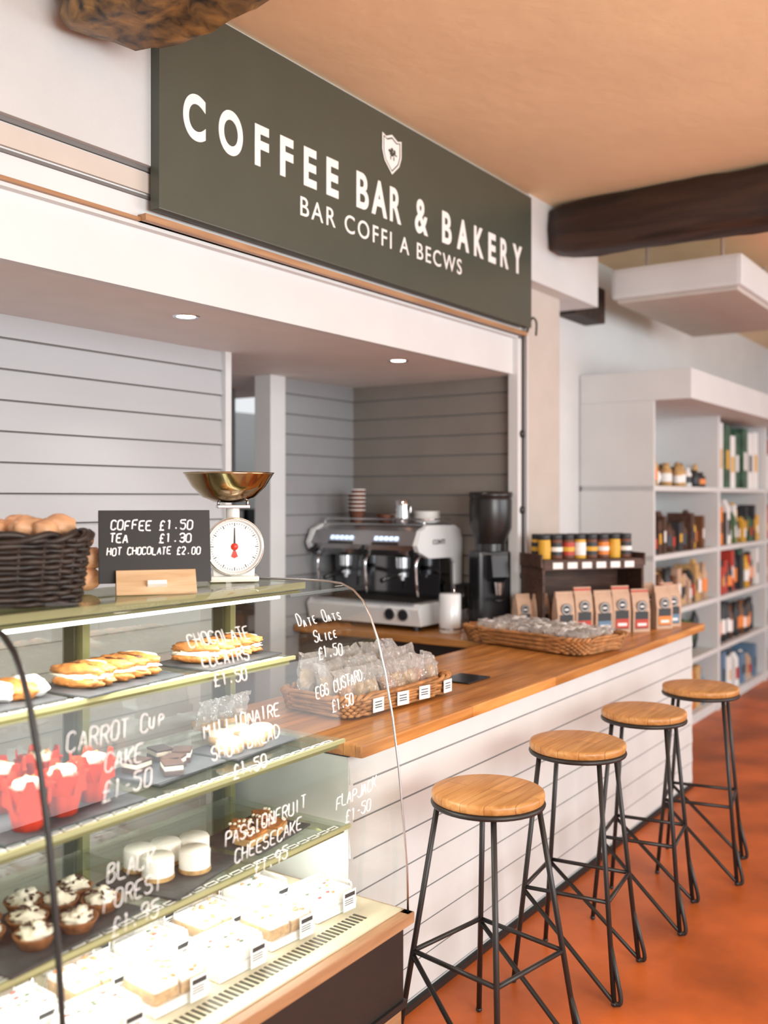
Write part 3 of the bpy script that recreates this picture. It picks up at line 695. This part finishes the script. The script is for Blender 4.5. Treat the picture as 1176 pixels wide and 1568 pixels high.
def coffeebag(x,y,z,rz,lab,h=.24,w=.105):
    b=B('coffee_bag'); d=.03
    A=[(-d,0),(d,0),(d*1.05,h*.5),(d*.6,h*.82),(.006,h*.93),(.006,h),(-.006,h),(-.006,h*.93),(-d*.6,h*.82),(-d*1.05,h*.5)]
    b.prism(A,lambda u,v,w_:(w_,u,v),-w/2,w/2,KRAFT); b.box((-w/2,-.009,h*.93),(w/2,.009,h*.97),LABR if lab is LABR else KRAFT)
    b.box((-w*.38,-d*1.05-.002,h*.08),(w*.38,-d*1.03,h*.48),LABD); b.box((-w*.38,-d*1.05-.003,h*.10),(w*.38,-d*1.05-.001,h*.30),lab)
    b.box((-w*.26,-d*1.05-.004,h*.15),(w*.26,-d*1.05-.002,h*.21),PAPER)
    TT=Matrix.Rotation(math.pi/2,4,'X')
    b.lathe([(0,0.003),(w*.30,0.003)],(0,-d*1.05,h*.60),LABD,24,TT); b.lathe([(w*.22,0.0035),(w*.25,0.0035)],(0,-d*1.05,h*.60),PAPER,24,TT); b.box((-w*.12,-d*1.05-.0045,h*.58),(w*.12,-d*1.05-.004,h*.62),PAPER)
    return b.done((x,y,z),rz)
ca,sa=math.cos(ang),math.sin(ang)
for k,l in enumerate((LABB,LABR,LABB,LABR,LABR)):
    u=-.23+k*.118; v=-.165-(.02 if k%2 else .03)
    coffeebag(KX+u*ca-v*sa,KY+u*sa+v*ca,.951,ang+random.uniform(-.12,.12),l,.235+.02*(k%2))
for (x,y,l) in ((5.46,1.85,LABO),(5.58,1.84,LABB),(5.68,1.90,LABR),(5.60,1.99,LABG)): coffeebag(x,y,.951,ang+random.uniform(-.2,.2),l)
for (x,y,l) in ((4.87,2.43,LABO),(4.93,2.35,LABG)): coffeebag(x,y,.951,rd(-30),l,.21,.09)
# ---------------------------------------------------------------- bookcase
b=B('white_bookcase')
X0,X1,Y0,Y1=6.4,11.0,2.22,2.745
for x in [6.4,7.93,9.46,11.0]: b.box((x-.03 if x>6.4 else x,Y0,0),(x+.03,Y1,2.34),WHITE,.003)
for z in (.08,.5,.9,1.3,1.77): b.box((X0,Y0+.005,z-.035),(X1,Y1,z),WHITE)
b.box((X0,Y1-.01,0),(X1,Y1,2.34),WHITE); b.box((X0,Y0+.02,0),(X1,Y0+.04,.06),WHITE)
b.box((X0-.0,1.97,2.34),(X1,Y1,2.54),WHITE,.006); b.done()
def stock(name,x0,x1,z,kinds,cols_,hmin,hmax,wmin,wmax,y0=2.25):
    b=B(name); x=x0
    while x<x1-wmax:
        w=random.uniform(wmin,wmax); h=random.uniform(hmin,hmax); c=random.choice(cols_); k=random.choice(kinds); d=random.uniform(.12,.25)
        yy=y0+random.uniform(0,.05)
        if k=='box': b.box((x,yy,z),(x+w*.92,yy+d,z+h),c,.003); b.box((x+w*.2,yy-.002,z+h*.3),(x+w*.7,yy,z+h*.6),random.choice([PAPER,LABD,LABY]))
        elif k=='jar':
            r=w*.42; b.lathe([(0,0),(r,0),(r,h*.7),(r*.6,h*.8),(r*.6,h),(0,h)],(x+w/2,yy+r,z),c,18); b.lathe([(r*1.01,h*.2),(r*1.01,h*.55)],(x+w/2,yy+r,z),random.choice([PAPER,LABD,LABO]),18)
            b.lathe([(0,0),(r,0),(r,h*.9),(0,h*.9)],(x+w/2,yy+r*3.1,z),random.choice(cols_),14)
        elif k=='pack':
            b.prism([(-.04,0),(.04,0),(.035,h*.8),(.004,h),(-.004,h),(-.035,h*.8)],lambda u,v,q:(q,yy+.05+u,z+v),x,x+w*.9,c); b.box((x+w*.15,yy+.004,z+h*.2),(x+w*.7,yy+.012,z+h*.55),random.choice([PAPER,LABD,LABR]))
        else: b.blob((x+w/2,yy+.1,z+h*.45),(w*.45,w*.4,h*.45),c,amp=.4)
        x+=w+random.uniform(0,.006)
    return b.done()
GRNB=mk('box_green',(.05,.12,.075),.5,var=.5,vscale=14); BRN=mk('box_brown',(.16,.07,.03),.5,var=.3)
def S1(z): return z+.001
stock('gift_jar_display',6.46,7.89,S1(1.77),['jar','blob'],[CRUST,PAPER,LABD,BISC],.10,.22,.06,.11)
stock('bottle_rack_display',6.46,7.89,S1(1.30),['box','jar','pack'],[CRATEW,LABD,BRN,LABY],.16,.30,.06,.12)
stock('packaged_tea_display',6.46,7.89,S1(.90),['pack','box','jar'],[KRAFT,BRN,LABD,BISC],.18,.32,.06,.11)
stock('potted_herb_display',6.46,7.89,S1(.50),['jar','pack','blob'],[GREEN,LABD,GREEN,LABO],.22,.34,.07,.12)
stock('low_shelf_boxes',6.46,7.89,S1(.08),['box','jar'],[PAPER,LABB,BISC,LABO],.2,.34,.07,.14)
stock('framed_print_display',7.98,9.42,S1(1.77),['box'],[GRNB,LABG,GRNB,PAPER,BRN],.44,.54,.10,.18)
stock('cereal_box_display',7.98,9.42,S1(1.30),['box','pack'],[LABY,LABO,PAPER,LABG,LABD],.2,.38,.06,.11)
stock('tin_display',7.98,9.42,S1(.90),['jar','box'],[LABD,GRNB,LABY,LABR,PAPER],.2,.34,.06,.11)
stock('bottle_display',7.98,9.42,S1(.50),['jar'],[LABD,BRN,LABD,PAPER],.24,.34,.06,.09)
stock('basket_box_display',7.98,9.42,S1(.08),['box','pack'],[PAPER,KRAFT,LABO,LABB],.2,.34,.07,.14)
stock('book_box_display',9.52,10.95,S1(1.77),['box'],[GRNB,LABR,PAPER],.3,.5,.1,.2)
stock('grocery_display',9.52,10.95,S1(.90),['box','jar'],[LABD,KRAFT,LABR],.2,.34,.08,.14)
stock('juice_carton_display',9.52,10.95,S1(1.30),['box'],[LABO,LABY,LABR],.2,.34,.08,.14)
# ---------------------------------------------------------------- downlights
dl=[(2.67,2.76),(4.14,2.76),(1.2,2.76)]
for k,(x,y) in enumerate(dl):
    b=B('recessed_downlight'); b.lathe([(.036,-.001),(.05,-.004),(.052,0)],(0,0,0),CHROME,32); b.lathe([(0,-.0015),(.036,-.0015)],(0,0,0),LAMP,32); b.done((x,y,2.386))
def spot(x,y,z,e,size=rd(120),col=(1,.94,.86)):
    l=bpy.data.lights.new('spot','SPOT'); l.energy=e; l.spot_size=size; l.spot_blend=.8; l.shadow_soft_size=.04; l.color=col
    o=bpy.data.objects.new('downlight_lamp',l); S.collection.objects.link(o); o.location=(x,y,z)
def area(name,loc,tgt,sx_,sy_,e,col=(1,1,1)):
    l=bpy.data.lights.new(name,'AREA'); l.shape='RECTANGLE'; l.size=sx_; l.size_y=sy_; l.energy=e; l.color=col
    o=bpy.data.objects.new(name,l); S.collection.objects.link(o); o.location=loc
    o.rotation_euler=(Vector(tgt)-Vector(loc)).to_track_quat('-Z','Y').to_euler(); return o
for x,y in dl: spot(x,y,2.36,16)
area('room_fill_light',(.5,-3.6,2.0),(3.2,2.4,1.5),4.0,2.2,205,(.95,.985,1))  # added fill lamp for an assumed window behind the camera
area('room_fill_light_side',(6.5,-3.8,2.2),(6.5,2.2,1.2),5.0,2.2,185,(.97,.99,1))  # second added fill lamp, aimed at the bookcase end; no window modelled
area('ceiling_fill_light',(1.2,-1.6,1.9),(2.4,.2,3.4),1.6,1.2,70,(1,.95,.86))  # unseen fill lamp added to brighten the ceiling
area('case_strip_light',(1.35,1.90,1.365),(1.35,1.80,.5),1.9,.06,20,(1,.98,.93))
area('case_lower_fill',(1.5,1.80,.70),(1.5,1.84,.5),1.6,.05,9,(1,.99,.95))  # extra fill lamp added under the lowest shelf to brighten the cake boxes
w=bpy.data.worlds.new('world'); S.world=w; w.use_nodes=True; w.node_tree.nodes['Background'].inputs[0].default_value=(.94,.975,1,1); w.node_tree.nodes['Background'].inputs[1].default_value=.9
# ---------------------------------------------------------------- camera
cd=bpy.data.cameras.new('camera'); cam=bpy.data.objects.new('camera',cd); S.collection.objects.link(cam)
cam.location=(0,0,1.69); cam.rotation_euler=(math.pi/2,0,rd(-55.47))
cd.sensor_fit='HORIZONTAL'; cd.sensor_width=36; cd.lens=45.92; cd.shift_y=-.0187; cd.clip_start=.05
cd.dof.use_dof=True; cd.dof.focus_distance=3.1; cd.dof.aperture_fstop=2.2
S.camera=cam
S.view_settings.view_transform='Standard'
